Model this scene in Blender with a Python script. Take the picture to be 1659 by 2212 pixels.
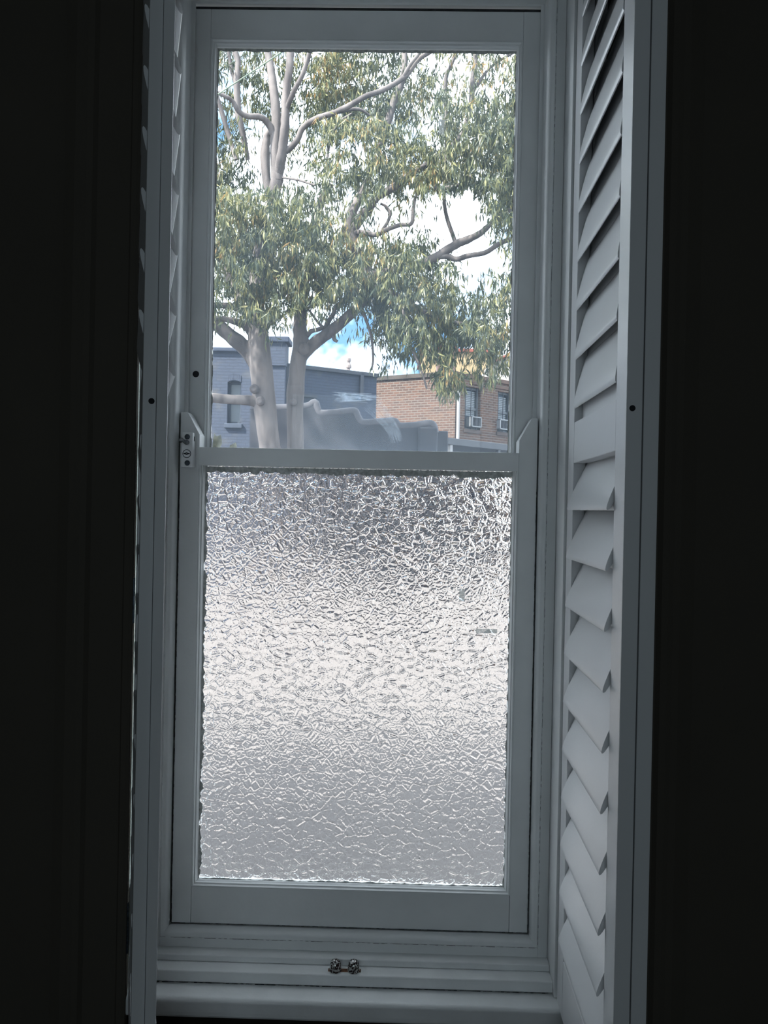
import bpy, math, random
import numpy as np
from mathutils import Vector, Matrix, noise
for o in list(bpy.data.objects): bpy.data.objects.remove(o)
S = bpy.context.scene; COL = S.collection
R = math.radians
# ---------------------------------------------------------------- camera
W, H, F = 1659.0, 2212.0, 1620.0
EYE = Vector((0, -1.62, 1.5))
YAW, PITCH, ROLL = math.atan(27.5/F), -math.atan(6/F), R(1.15)
ROT = Matrix.Rotation(YAW, 3, 'Z') @ Matrix.Rotation(math.pi/2+PITCH, 3, 'X') @ Matrix.Rotation(ROLL, 3, 'Z')
cd = bpy.data.cameras.new('camera'); cam = bpy.data.objects.new('camera', cd); COL.objects.link(cam)
cam.matrix_world = Matrix.Translation(EYE) @ ROT.to_4x4()
cd.sensor_fit = 'HORIZONTAL'; cd.sensor_width = 36; cd.lens = F/W*36; cd.clip_start = .02; cd.clip_end = 500
S.camera = cam
# ---------------------------------------------------------------- sky, sun, exposure
SKY_STRENGTH = 5.6; SUN_STRENGTH = 19
SUN_DIR = Vector((.66, .46, -.80))
FILL_LIGHT = 10.5
EXPOSURE = 0.0
S.view_settings.view_transform = 'Standard'; S.view_settings.look = 'None'
S.view_settings.exposure = EXPOSURE; S.view_settings.gamma = 1; S.view_settings.use_curve_mapping = False
w = bpy.data.worlds.new('sky'); S.world = w; w.use_nodes = True
nt = w.node_tree; nt.nodes.clear()
tc = nt.nodes.new('ShaderNodeTexCoord'); nz = nt.nodes.new('ShaderNodeTexNoise')
nz.inputs['Scale'].default_value = 5.5; nz.inputs['Detail'].default_value = 5; nz.inputs['Roughness'].default_value = .55
rp = nt.nodes.new('ShaderNodeValToRGB'); rp.color_ramp.elements[0].position = .36; rp.color_ramp.elements[1].position = .50
rp.color_ramp.elements[0].color = (.065, .14, .25, 1); rp.color_ramp.elements[1].color = (.86, .94, 1.0, 1)
bg = nt.nodes.new('ShaderNodeBackground'); bg.inputs[1].default_value = SKY_STRENGTH
wo = nt.nodes.new('ShaderNodeOutputWorld')
nt.links.new(tc.outputs['Generated'], nz.inputs['Vector']); nt.links.new(nz.outputs['Fac'], rp.inputs[0])
nt.links.new(rp.outputs[0], bg.inputs[0]); nt.links.new(bg.outputs[0], wo.inputs[0])
sl = bpy.data.lights.new('sun', 'SUN'); sl.energy = SUN_STRENGTH; sl.angle = R(2.2); sl.color = (1, .95, .86)
so = bpy.data.objects.new('sun', sl); COL.objects.link(so); so.location = (0, -20, 30)
so.rotation_euler = SUN_DIR.to_track_quat('-Z', 'Y').to_euler()

# added fill light behind the camera, brightens the sash and frame faces
al = bpy.data.lights.new('added_rear_fill', 'AREA'); al.shape = 'RECTANGLE'; al.size = 1.5; al.size_y = 1.6; al.energy = FILL_LIGHT; al.color = (.74, .90, 1)
ao = bpy.data.objects.new('added_rear_fill', al); COL.objects.link(ao); ao.location = (-.1, -4.22, 1.6); ao.rotation_euler = (R(90), 0, 0)

# ---------------------------------------------------------------- helpers
def ray(px, py): return (ROT @ Vector(((px-W/2)/F, -(py-H/2)/F, -1.0)))
def at(px, py, Y):
    d = ray(px, py); t = (Y-EYE.y)/d.y; return EYE + d*t
def hit(px, py, P, n):
    d = ray(px, py); t = (Vector(P)-EYE).dot(n)/d.dot(n); return EYE + d*t
def ppm(Y): return F/(Y-EYE.y)         # pixels per metre at depth Y

def tag(o, label=None, cat=None, group=None, kind=None):
    if label: o['label'] = label
    if cat: o['category'] = cat
    if group: o['group'] = group
    if kind: o['kind'] = kind
    return o
def empty(name, loc=(0, 0, 0), rz=0, parent=None):
    o = bpy.data.objects.new(name, None); COL.objects.link(o); o.location = loc; o.rotation_euler = (0, 0, rz)
    o.empty_display_size = .1
    if parent: o.parent = parent
    return o
class MB:
    def __init__(s): s.v = []; s.f = []; s.uv = []
    def face(s, pts, uv=None):
        n = len(s.v); s.v += [tuple(p) for p in pts]; s.f.append(tuple(range(n, n+len(pts))))
        s.uv.append(uv if uv else [(p[0]+p[1], p[2]) for p in pts])
    def mesh(s, vs, fs):
        n = len(s.v); s.v += [tuple(p) for p in vs]
        for f in fs:
            s.f.append(tuple(i+n for i in f)); s.uv.append([(vs[i][0]+vs[i][1], vs[i][2]) for i in f])
    def box(s, x0, x1, y0, y1, z0, z1):
        v = [(x, y, z) for x in (x0, x1) for y in (y0, y1) for z in (z0, z1)]
        s.mesh(v, [(0, 1, 3, 2), (4, 6, 7, 5), (0, 4, 5, 1), (2, 3, 7, 6), (0, 2, 6, 4), (1, 5, 7, 3)])
        return s
    def obox(s, P, e, n, u0, u1, v0, v1, z0, z1):   # box in a wall's frame: e along, n outwards
        P, e, n = Vector(P), Vector(e), Vector(n)
        v = [P+e*u+n*q+Vector((0, 0, z)) for u in (u0, u1) for q in (v0, v1) for z in (z0, z1)]
        k = len(s.v); s.v += [tuple(p) for p in v]
        for f in [(0, 1, 3, 2), (4, 6, 7, 5), (0, 4, 5, 1), (2, 3, 7, 6), (0, 2, 6, 4), (1, 5, 7, 3)]:
            s.f.append(tuple(i+k for i in f))
            us = [(u0, u1)[i//4] + (v0, v1)[(i//2) % 2]*(1 if f in ((0, 1, 3, 2), (4, 6, 7, 5)) else 0) for i in f]
            s.uv.append([(a, v[i].z) for a, i in zip(us, f)])
        return s
    def extr(s, prof, x0, x1):      # profile of (y,z) extruded along x, closed
        n = len(prof); v = [(x0, y, z) for y, z in prof]+[(x1, y, z) for y, z in prof]
        s.mesh(v, [(i, (i+1) % n, (i+1) % n+n, i+n) for i in range(n)]+[tuple(range(n))[::-1], tuple(range(n, 2*n))])
        return s
    def polyY(s, pts, y0, y1):      # outline of (x,z) given thickness along y
        n = len(pts); v = [(x, y0, z) for x, z in pts]+[(x, y1, z) for x, z in pts]
        s.mesh(v, [(i, (i+1) % n, (i+1) % n+n, i+n) for i in range(n)]+[tuple(range(n))[::-1], tuple(range(n, 2*n))])
        return s
    def ring(s, x0, x1, z0, z1, prof):   # mitred frame; prof = (inset, y) closed loop
        n = len(prof); vs = []
        for cx, cz, sx, sz in ((x0, z0, 1, 1), (x1, z0, -1, 1), (x1, z1, -1, -1), (x0, z1, 1, -1)):
            vs += [(cx+sx*i, y, cz+sz*i) for i, y in prof]
        fs = []
        for c in range(4):
            d = (c+1) % 4
            for i in range(n):
                j = (i+1) % n; fs.append((c*n+i, c*n+j, d*n+j, d*n+i))
        s.mesh(vs, fs); return s
    def tube(s, pts, rad, seg=10, wob=0, cap=True, seed=0):
        pts = [Vector(p) for p in pts]; vs = []; m = len(pts)
        up = Vector((0, 0, 1)); t0 = (pts[1]-pts[0]).normalized()
        a = t0.cross(up); a = a.normalized() if a.length > .1 else Vector((1, 0, 0))
        for i, p in enumerate(pts):
            t = (pts[min(i+1, m-1)]-pts[max(i-1, 0)]).normalized()
            a = (a-t*a.dot(t)).normalized(); b = t.cross(a)
            r = rad[i] if hasattr(rad, '__len__') else rad
            for k in range(seg):
                th = 2*math.pi*k/seg; d = a*math.cos(th)+b*math.sin(th)
                rr = r*(1+wob*noise.noise((p+d*r)*2.2/max(r*6, .05)+Vector((seed, 0, 0)))) if wob else r
                vs.append(tuple(p+d*rr))
        fs = [(i*seg+k, i*seg+(k+1) % seg, (i+1)*seg+(k+1) % seg, (i+1)*seg+k) for i in range(m-1) for k in range(seg)]
        if cap: fs += [tuple(range(seg))[::-1], tuple(range((m-1)*seg, m*seg))]
        s.mesh(vs, fs); return s
    def lathe(s, c, axis, prof, seg=24):   # prof = (r, h) along axis
        ax = Vector(axis).normalized(); a = ax.orthogonal().normalized(); b = ax.cross(a); c = Vector(c); n = len(prof); vs = []
        for r, h in prof:
            for k in range(seg):
                th = 2*math.pi*k/seg; vs.append(tuple(c+ax*h+(a*math.cos(th)+b*math.sin(th))*max(r, 1e-5)))
        fs = [(i*seg+k, i*seg+(k+1) % seg, (i+1)*seg+(k+1) % seg, (i+1)*seg+k) for i in range(n-1) for k in range(seg)]
        fs += [tuple(range(seg))[::-1], tuple(range((n-1)*seg, n*seg))]
        s.mesh(vs, fs); return s
    def build(s, name, mat, parent=None, bevel=0, smooth=False, kind=None, fix=True):
        me = bpy.data.meshes.new(name); me.from_pydata(s.v, [], s.f)
        ul = me.uv_layers.new(name='uv'); flat = [c for f in s.uv for p in f for c in p]
        ul.data.foreach_set('uv', flat)
        me.materials.append(mat)
        if fix:
            import bmesh
            bm = bmesh.new(); bm.from_mesh(me)
            bmesh.ops.recalc_face_normals(bm, faces=bm.faces); bm.to_mesh(me); bm.free()
        if smooth: me.polygons.foreach_set('use_smooth', [True]*len(me.polygons))
        me.update()
        o = bpy.data.objects.new(name, me); COL.objects.link(o)
        if parent: o.parent = parent
        if bevel:
            b = o.modifiers.new('bevel', 'BEVEL'); b.width = bevel; b.segments = 2; b.limit_method = 'ANGLE'; b.angle_limit = R(40)
        if smooth:
            try: me.set_sharp_from_angle(angle=R(42))
            except Exception: pass
        if kind: o['kind'] = kind
        return o
def holes_wall(m, P, e, n, L, z0, z1, holes, th):
    us = sorted({0, L}|{h[0] for h in holes}|{h[1] for h in holes}); zs = sorted({z0, z1}|{h[2] for h in holes}|{h[3] for h in holes})
    for a, b in zip(us, us[1:]):
        for c, d in zip(zs, zs[1:]):
            if any(h[0] <= (a+b)/2 <= h[1] and h[2] <= (c+d)/2 <= h[3] for h in holes): continue
            m.obox(P, e, n, a, b, -th, 0, c, d)
def spline(P, k=6):
    P = [Vector(p) for p in P]; Q = [P[0]*2-P[1]]+P+[P[-1]*2-P[-2]]; out = []
    for i in range(1, len(Q)-2):
        for j in range(k):
            t = j/k; a, b, c, d = Q[i-1:i+3]
            out.append(.5*((2*b)+(c-a)*t+(2*a-5*b+4*c-d)*t*t+(3*b-a-3*c+d)*t**3))
    return out+[P[-1]]

# ---------------------------------------------------------------- materials
def newmat(name):
    m = bpy.data.materials.new(name); m.use_nodes = True; n = m.node_tree; b = n.nodes['Principled BSDF']; return m, n, b
def N(n, t, **kw):
    x = n.nodes.new(t)
    for k, v in kw.items():
        if k in x.inputs: x.inputs[k].default_value = v
        else: setattr(x, k, v)
    return x
def mat(name, col, rough=.5, var=.06, scale=12, bump=.0, bscale=80, metal=0, spec=.5, stretch=(1, 1, 1), col2=None, lo=.35, hi=.65):
    m, n, b = newmat(name); tc = N(n, 'ShaderNodeTexCoord'); mp = N(n, 'ShaderNodeMapping'); mp.inputs['Scale'].default_value = stretch
    n.links.new(tc.outputs['Object'], mp.inputs[0])
    nz = N(n, 'ShaderNodeTexNoise', Scale=scale, Detail=5.0); n.links.new(mp.outputs[0], nz.inputs['Vector'])
    cr = N(n, 'ShaderNodeValToRGB'); c2 = col2 or [c*(1-var*2) for c in col]
    cr.color_ramp.elements[0].position = lo; cr.color_ramp.elements[1].position = hi
    cr.color_ramp.elements[0].color = (*c2, 1); cr.color_ramp.elements[1].color = (*col, 1)
    n.links.new(nz.outputs['Fac'], cr.inputs[0]); n.links.new(cr.outputs[0], b.inputs['Base Color'])
    b.inputs['Roughness'].default_value = rough; b.inputs['Metallic'].default_value = metal; b.inputs['Specular IOR Level'].default_value = spec
    if bump:
        n2 = N(n, 'ShaderNodeTexNoise', Scale=bscale, Detail=3.0); n.links.new(mp.outputs[0], n2.inputs['Vector'])
        bp = N(n, 'ShaderNodeBump', Strength=bump, Distance=.002); n.links.new(n2.outputs['Fac'], bp.inputs['Height']); n.links.new(bp.outputs[0], b.inputs['Normal'])
    return m
PAINT = mat('white_gloss_paint', (.83, .85, .85), .42, .03, 9, .25, 60)
SHUT = mat('satin_shutter_paint', (.77, .78, .79), .30, .015, 5, .08, 90)
SILLP = mat('sill_paint', (.83, .85, .85), .38, .04, 14, .3, 50)
GRIME_SHADE = mat('grime_and_shade', (.035, .04, .045), .9, .3, 60)
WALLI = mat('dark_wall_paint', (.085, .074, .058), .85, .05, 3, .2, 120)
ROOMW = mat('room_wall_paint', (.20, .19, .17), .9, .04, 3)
CEIL = mat('ceiling_paint', (.35, .35, .34), .9, .03, 3)
FLOOR = mat('floor_boards', (.10, .06, .035), .5, .25, 6, .2, 30, stretch=(8, .6, 1))
LOCKM = mat('lock_enamel', (.93, .94, .94), .35, .03, 30)
STEEL = mat('dull_steel', (.30, .31, .32), .35, .25, 120, metal=.9)
DSTEEL = mat('dark_screw_steel', (.07, .09, .11), .4, .3, 200, metal=.7)
BLACK = mat('black_hole', (.012, .014, .018), .8)
NUTM = mat('spotted_chrome', (.62, .62, .60), .28, .2, 260, metal=.75, col2=(.035, .02, .02), lo=.47, hi=.53)
RUST = mat('rust', (.22, .10, .05), .9, .3, 150)
PUTTY = mat('old_putty', (.62, .64, .62), .8, .2, 120, .6, 160)
BARK = mat('gum_bark', (.25, .22, .213), .85, .2, 2.2, .5, 9, stretch=(2.2, 2.2, .55), col2=(.10, .085, .085), lo=.36, hi=.60)
CREAM = mat('cream_render', (.42, .31, .17), .9, .06, 1)
WHITER = mat('white_render', (.5, .48, .45), .9, .05, 1)
REDT = mat('red_roof_tiles', (.28, .06, .03), .8, .2, 4)
GREYM = mat('grey_metal_sheet', (.075, .08, .095), .6, .1, 3)
WPIPE = mat('white_pipe', (.42, .41, .41), .5, .04, 3)
DPIPE = mat('dark_blue_pipe', (.018, .026, .045), .6, .1, 3)
COPE = mat('coping_cement', (.19, .19, .22), .9, .15, 3)
GWALL = mat('painted_garden_wall', (.085, .088, .11), .9, .12, 1.3, col2=(.055, .06, .075))
EXTW = mat('house_render', (.35, .33, .30), .9, .05, 1)
LEAFLIT = mat('dry_leaf', (.75, .72, .55), .8, .3, 60)
CABLEM = mat('pale_green_cable', (.25, .36, .25), .6, .1, 5)
TAPE = mat('white_tape', (.75, .80, .80), .6, .03, 30)
ACM = mat('air_conditioner_white', (.3, .32, .34), .5, .05, 5)
WGLASS = mat('far_window_glass', (.03, .045, .06), .15, .2, 2)
BLIND = mat('pale_blind', (.3, .34, .37), .7, .05, 3)
# ground: pale concrete with joints and stains
def ground_mat():
    m, n, b = newmat('yard_concrete'); tc = N(n, 'ShaderNodeTexCoord')
    nz = N(n, 'ShaderNodeTexNoise', Scale=.8, Detail=6.0); n.links.new(tc.outputs['Object'], nz.inputs['Vector'])
    cr = N(n, 'ShaderNodeValToRGB'); cr.color_ramp.elements[0].color = (.156, .143, .146, 1); cr.color_ramp.elements[1].color = (.212, .196, .189, 1)
    cr.color_ramp.elements[0].position = .3; cr.color_ramp.elements[1].position = .6
    n.links.new(nz.outputs['Fac'], cr.inputs[0]); n.links.new(cr.outputs[0], b.inputs['Base Color']); b.inputs['Roughness'].default_value = .9
    return m
GROUND = ground_mat()
def calm(m, k=.57):      # sets how reflective the outdoor materials are, all together
    for x in m.node_tree.nodes:
        if x.type == 'VALTORGB':
            for e in x.color_ramp.elements: e.color = (*[c*k for c in e.color[:3]], 1)
        if x.type == 'TEX_BRICK':
            for q in ('Color1', 'Color2', 'Mortar'): x.inputs[q].default_value = (*[c*k for c in x.inputs[q].default_value[:3]], 1)
        if x.type == 'MIX': x.inputs[7].default_value = (*[c*k for c in x.inputs[7].default_value[:3]], 1)
    return m
def brick_mat(name, c1, c2, mortar, scale=1.0, blotch=(.5, .5, .5), bl=.0, msize=.012):
    m, n, b = newmat(name); uv = N(n, 'ShaderNodeTexCoord')
    br = N(n, 'ShaderNodeTexBrick', Scale=scale); br.inputs['Color1'].default_value = (*c1, 1); br.inputs['Color2'].default_value = (*c2, 1)
    br.inputs['Mortar'].default_value = (*mortar, 1); br.inputs['Mortar Size'].default_value = msize; br.inputs['Brick Width'].default_value = .24; br.inputs['Row Height'].default_value = .086
    n.links.new(uv.outputs['UV'], br.inputs['Vector'])
    nz = N(n, 'ShaderNodeTexNoise', Scale=1.6, Detail=5.0); n.links.new(uv.outputs['UV'], nz.inputs['Vector'])
    mr = N(n, 'ShaderNodeMapRange'); mr.inputs[1].default_value = .56; mr.inputs[2].default_value = .70; mr.inputs[4].default_value = bl
    n.links.new(nz.outputs['Fac'], mr.inputs[0])
    mx = N(n, 'ShaderNodeMix', data_type='RGBA'); n.links.new(mr.outputs[0], mx.inputs[0]); n.links.new(br.outputs['Color'], mx.inputs[6]); mx.inputs[7].default_value = (*blotch, 1)
    n.links.new(mx.outputs[2], b.inputs['Base Color']); b.inputs['Roughness'].default_value = .9
    bp = N(n, 'ShaderNodeBump', Strength=.4, Distance=.01, invert=True); n.links.new(br.outputs['Fac'], bp.inputs['Height']); n.links.new(bp.outputs[0], b.inputs['Normal'])
    return m
BRICK = brick_mat('red_brown_brick', (.135, .062, .036), (.075, .038, .025), (.19, .16, .135), 1, (.22, .13, .075), .5)
BLUEB = brick_mat('blue_painted_brick', (.056, .075, .12), (.051, .068, .11), (.038, .05, .082), 1, (.13, .13, .13), .6)
# clear pane with a thin film of dust
def clear_mat():
    m = bpy.data.materials.new('dusty_clear_glass'); m.use_nodes = True; n = m.node_tree; n.nodes.clear(); out = N(n, 'ShaderNodeOutputMaterial')
    tr = N(n, 'ShaderNodeBsdfTransparent'); tr.inputs[0].default_value = (.965, .975, .98, 1); gl = N(n, 'ShaderNodeBsdfGlossy'); gl.inputs['Roughness'].default_value = .02
    fr = N(n, 'ShaderNodeFresnel', IOR=1.3); m1 = N(n, 'ShaderNodeMixShader'); n.links.new(fr.outputs[0], m1.inputs[0]); n.links.new(tr.outputs[0], m1.inputs[1]); n.links.new(gl.outputs[0], m1.inputs[2])
    du = N(n, 'ShaderNodeBsdfTranslucent'); du.inputs[0].default_value = (.66, .82, 1, 1)
    tc = N(n, 'ShaderNodeTexCoord'); nz = N(n, 'ShaderNodeTexNoise', Scale=3.5, Detail=3.0); n.links.new(tc.outputs['Object'], nz.inputs['Vector'])
    sx = N(n, 'ShaderNodeSeparateXYZ'); n.links.new(tc.outputs['Object'], sx.inputs[0])
    zr = N(n, 'ShaderNodeMapRange'); zr.inputs[1].default_value = 1.62; zr.inputs[2].default_value = 2.2; zr.inputs[3].default_value = 1.5; zr.inputs[4].default_value = .9; n.links.new(sx.outputs[2], zr.inputs[0])
    mr = N(n, 'ShaderNodeMapRange'); mr.inputs[1].default_value = .3; mr.inputs[2].default_value = .75; mr.inputs[3].default_value = .016; mr.inputs[4].default_value = .042; n.links.new(nz.outputs['Fac'], mr.inputs[0])
    mu = N(n, 'ShaderNodeMath', operation='MULTIPLY'); n.links.new(mr.outputs[0], mu.inputs[0]); n.links.new(zr.outputs[0], mu.inputs[1])
    m2 = N(n, 'ShaderNodeMixShader'); n.links.new(mu.outputs[0], m2.inputs[0]); n.links.new(m1.outputs[0], m2.inputs[1]); n.links.new(du.outputs[0], m2.inputs[2]); n.links.new(m2.outputs[0], out.inputs[0])
    return m
CLEAR = clear_mat()
def film_mat(name, a, col=(.8, .9, 1)):
    m = bpy.data.materials.new(name); m.use_nodes = True; n = m.node_tree; n.nodes.clear(); out = N(n, 'ShaderNodeOutputMaterial')
    tr = N(n, 'ShaderNodeBsdfTransparent'); du = N(n, 'ShaderNodeBsdfTranslucent'); du.inputs[0].default_value = (*col, 1); mx = N(n, 'ShaderNodeMixShader')
    tc = N(n, 'ShaderNodeTexCoord'); nz = N(n, 'ShaderNodeTexNoise', Scale=160.0, Detail=3.0); n.links.new(tc.outputs['Object'], nz.inputs['Vector'])
    mr = N(n, 'ShaderNodeMapRange'); mr.inputs[1].default_value = .35; mr.inputs[2].default_value = .65; mr.inputs[3].default_value = a*.5; mr.inputs[4].default_value = a; n.links.new(nz.outputs['Fac'], mr.inputs[0])
    n.links.new(mr.outputs[0], mx.inputs[0]); n.links.new(tr.outputs[0], mx.inputs[1]); n.links.new(du.outputs[0], mx.inputs[2]); n.links.new(mx.outputs[0], out.inputs[0]); return m
SMEAR = film_mat('chalky_smear', .16)
SLIT_GLOW = film_mat('slit_glow_film', .97, (.36, .40, .38))
TAPEF = film_mat('translucent_tape', .8, (.44, .46, .45))
# textured (obscure) glass: pebbled bump, refracting
def obscure_mat():
    m, n, b = newmat('pebbled_obscure_glass')
    b.inputs['Transmission Weight'].default_value = 1; b.inputs['Roughness'].default_value = .03; b.inputs['IOR'].default_value = 1.5; b.inputs['Base Color'].default_value = (.98, .985, .985, 1)
    tc = N(n, 'ShaderNodeTexCoord'); nz = N(n, 'ShaderNodeTexNoise', Scale=22.0, Detail=2.0); n.links.new(tc.outputs['Object'], nz.inputs['Vector'])
    vm = N(n, 'ShaderNodeVectorMath', operation='SCALE'); vm.inputs['Scale'].default_value = .007; n.links.new(nz.outputs['Color'], vm.inputs[0])
    ad = N(n, 'ShaderNodeVectorMath', operation='ADD'); n.links.new(tc.outputs['Object'], ad.inputs[0]); n.links.new(vm.outputs[0], ad.inputs[1])
    h = []
    for sc, lim in ((62.0, .20), (110.0, .22)):
        v = N(n, 'ShaderNodeTexVoronoi', feature='DISTANCE_TO_EDGE', Scale=sc); n.links.new(ad.outputs[0], v.inputs['Vector'])
        r_ = N(n, 'ShaderNodeMapRange', interpolation_type='SMOOTHSTEP'); r_.inputs[1].default_value = 0; r_.inputs[2].default_value = lim; n.links.new(v.outputs['Distance'], r_.inputs[0]); h.append(r_)
    a1 = N(n, 'ShaderNodeMath', operation='MULTIPLY_ADD'); a1.inputs[1].default_value = .28; n.links.new(h[1].outputs[0], a1.inputs[0]); n.links.new(h[0].outputs[0], a1.inputs[2])
    bp = N(n, 'ShaderNodeBump', Strength=1.0, Distance=.0009); n.links.new(a1.outputs[0], bp.inputs['Height']); n.links.new(bp.outputs[0], b.inputs['Normal'])
    return m
OBSC = obscure_mat()
def leaf_mat():
    m = bpy.data.materials.new('gum_leaf'); m.use_nodes = True; n = m.node_tree; b = n.nodes['Principled BSDF']; out = n.nodes['Material Output']
    g = N(n, 'ShaderNodeNewGeometry'); cr = N(n, 'ShaderNodeValToRGB'); e = cr.color_ramp.elements
    e[0].position = 0; e[0].color = (.034, .050, .030, 1); e[1].position = 1; e[1].color = (.27, .17, .06, 1)
    for p, c in ((.35, (.060, .076, .040)), (.6, (.105, .115, .05)), (.82, (.20, .20, .08)), (.96, (.27, .24, .11))):
        x = e.new(p); x.color = (*c, 1)
    tc = N(n, 'ShaderNodeTexCoord'); nz = N(n, 'ShaderNodeTexNoise', Scale=.9, Detail=2.0); n.links.new(tc.outputs['Object'], nz.inputs['Vector'])
    mr = N(n, 'ShaderNodeMapRange'); mr.inputs[1].default_value = .35; mr.inputs[2].default_value = .65; mr.inputs[3].default_value = -.30; mr.inputs[4].default_value = .12; n.links.new(nz.outputs['Fac'], mr.inputs[0])
    ad = N(n, 'ShaderNodeMath', operation='ADD', use_clamp=True); n.links.new(g.outputs['Random Per Island'], ad.inputs[0]); n.links.new(mr.outputs[0], ad.inputs[1]); n.links.new(ad.outputs[0], cr.inputs[0]); n.links.new(cr.outputs[0], b.inputs['Base Color']); b.inputs['Roughness'].default_value = .45
    t = N(n, 'ShaderNodeBsdfTranslucent'); n.links.new(cr.outputs[0], t.inputs[0]); mx = N(n, 'ShaderNodeMixShader'); mx.inputs[0].default_value = .35
    n.links.new(b.outputs[0], mx.inputs[1]); n.links.new(t.outputs[0], mx.inputs[2]); n.links.new(mx.outputs[0], out.inputs[0]); return m
LEAF = leaf_mat()

LEAF_ = LEAF
for m_ in (BARK, CREAM, WHITER, REDT, GREYM, WPIPE, DPIPE, COPE, GWALL, EXTW, CABLEM, ACM, WGLASS, BLIND, GROUND, BRICK, BLUEB): calm(m_)

# ---------------------------------------------------------------- room shell
RX0, RX1, RY0, FY, CZ = -2.2, 2.3, -4.3, -.12, 3.05
OX0, OX1, OZ0, OZ1 = -.655, .425, .44, 2.72       # opening of the window in the wall
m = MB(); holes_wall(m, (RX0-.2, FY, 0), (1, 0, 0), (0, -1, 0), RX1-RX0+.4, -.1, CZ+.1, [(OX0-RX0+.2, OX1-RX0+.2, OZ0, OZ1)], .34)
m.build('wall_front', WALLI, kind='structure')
MB().box(RX0-.2, RX0, RY0-.2, FY, -.1, CZ+.1).build('wall_left', ROOMW, kind='structure')
MB().box(RX1, RX1+.2, RY0-.2, FY, -.1, CZ+.1).build('wall_right', ROOMW, kind='structure')
MB().box(RX0, RX1, RY0-.2, RY0, -.1, CZ+.1).build('wall_back', ROOMW, kind='structure')
MB().box(RX0, RX1, RY0, FY, -.1, 0).build('floor', FLOOR, kind='structure')
MB().box(RX0, RX1, RY0, FY, CZ, CZ+.1).build('ceiling', CEIL, kind='structure')
MB().box(-7, 7, -4.6, .20, CZ+.1, 5.0).box(-7, 7, -4.7, .34, 5.0, 5.2).box(-7, RX0-.2, -.12, .22, 0, CZ+.1).box(RX1+.2, 7, -.12, .22, 0, CZ+.1).build('wall_outer_storey', EXTW, kind='structure')
# architraves either side of the opening
def architrave(name, x0, x1):
    s = 1 if x1 > x0 else -1; wdt = abs(x1-x0)
    prof = [(0, 0), (0, -.014), (.006, -.018), (.016, -.018), (.020, -.014), (.085, -.016), (.092, -.024), (.104, -.026), (.112, -.030), (.125, -.030), (wdt, -.022), (wdt, 0)]
    v = []; n = len(prof)
    for z in (.40, 2.85): v += [(x0+s*a, FY+b, z) for a, b in prof]
    mm = MB(); mm.mesh(v, [(i, (i+1) % n, (i+1) % n+n, i+n) for i in range(n)]+[tuple(range(n)), tuple(range(n, 2*n))])
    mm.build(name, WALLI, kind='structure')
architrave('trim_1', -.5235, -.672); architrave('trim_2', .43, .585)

rw = empty('added_fill_frame', (-.1, RY0, 1.6)); rw['kind'] = 'structure'  # invented frame set around the added fill light
m = MB()
for q in ((-.85, .85, .80, .88), (-.85, .85, -.88, -.80), (-.85, -.77, -.8, .8), (.77, .85, -.8, .8)): m.box(q[0], q[1], 0, .05, q[2], q[3])
m.build('frame', PAINT, rw, bevel=.003)

# ---------------------------------------------------------------- the sash window
win = empty('window_1', (0, 0, 0)); win['kind'] = 'structure'
XL, XR = -.4725, .300
# box frame: jambs, head and lining face
m = MB(); m.box(-.5115, -.4775, -.006, .13, .50, 2.72); m.box(.305, .425, -.006, .13, .50, 2.72); m.box(-.5115, .425, .0, .13, 2.620, 2.72)
m.box(-.5115, .425, .0, .09, .44, .5875)
m.box(-.5115, -.4915, -.021, -.004, .552, 2.72); m.box(.3185, .339, -.021, -.004, .552, 2.72); m.box(-.4915, .3185, -.021, -.004, .552, .5735); m.box(-.4915, .3185, -.021, -.004, 2.630, 2.72)
m.box(-.655, -.5115, .06, .13, 1.90, 2.72); m.box(-.655, -.5115, .06, .13, .44, .635); m.box(-.655, -.645, .06, .13, .635, 1.90); m.box(-.545, -.5115, .06, .13, .635, 1.90)
m.box(-.5115, -.4775, .0885, .16, .5, 2.72)
m.build('frame', PAINT, win, bevel=.0012)
m = MB(); m.box(-.6448, -.5452, .092, .096, .6352, 1.8998); m.build('added_slit_pane', SLIT_GLOW, win)  # made-up pane, lets daylight in to brighten the slit beside the shutter
m = MB(); m.extr([(.09, .575), (.26, .535), (.26, .50), (.09, .50)], -.585, .425); m.build('outer_sill', EXTW, win)
# stop bead
m = MB(); m.ring(-.4905, .3175, .5745, 2.6285, [(0, 0), (0, -.024), (.003, -.0265), (.008, -.0255), (.0125, -.0195), (.0140, -.010), (.0148, -.0035), (.0148, 0)])
m.build('stop_bead', PAINT, win, smooth=True)
# parting bead
m = MB(); m.ring(-.484, .3105, .58, 2.63, [(0, .0425), (0, .0475), (.0145, .0475), (.0145, .0425)]); m.build('parting_bead', PAINT, win)
# shutter frame boards
m = MB()
m.box(.3395, .3475, -.092, -.015, .5135, 2.72); m.box(-.5200, -.5120, -.092, -.015, .5135, 2.72); m.box(-.5200, .3475, -.092, -.022, 2.70, 2.72)
m.build('shutter_frame', PAINT, win, bevel=.0008)
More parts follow.
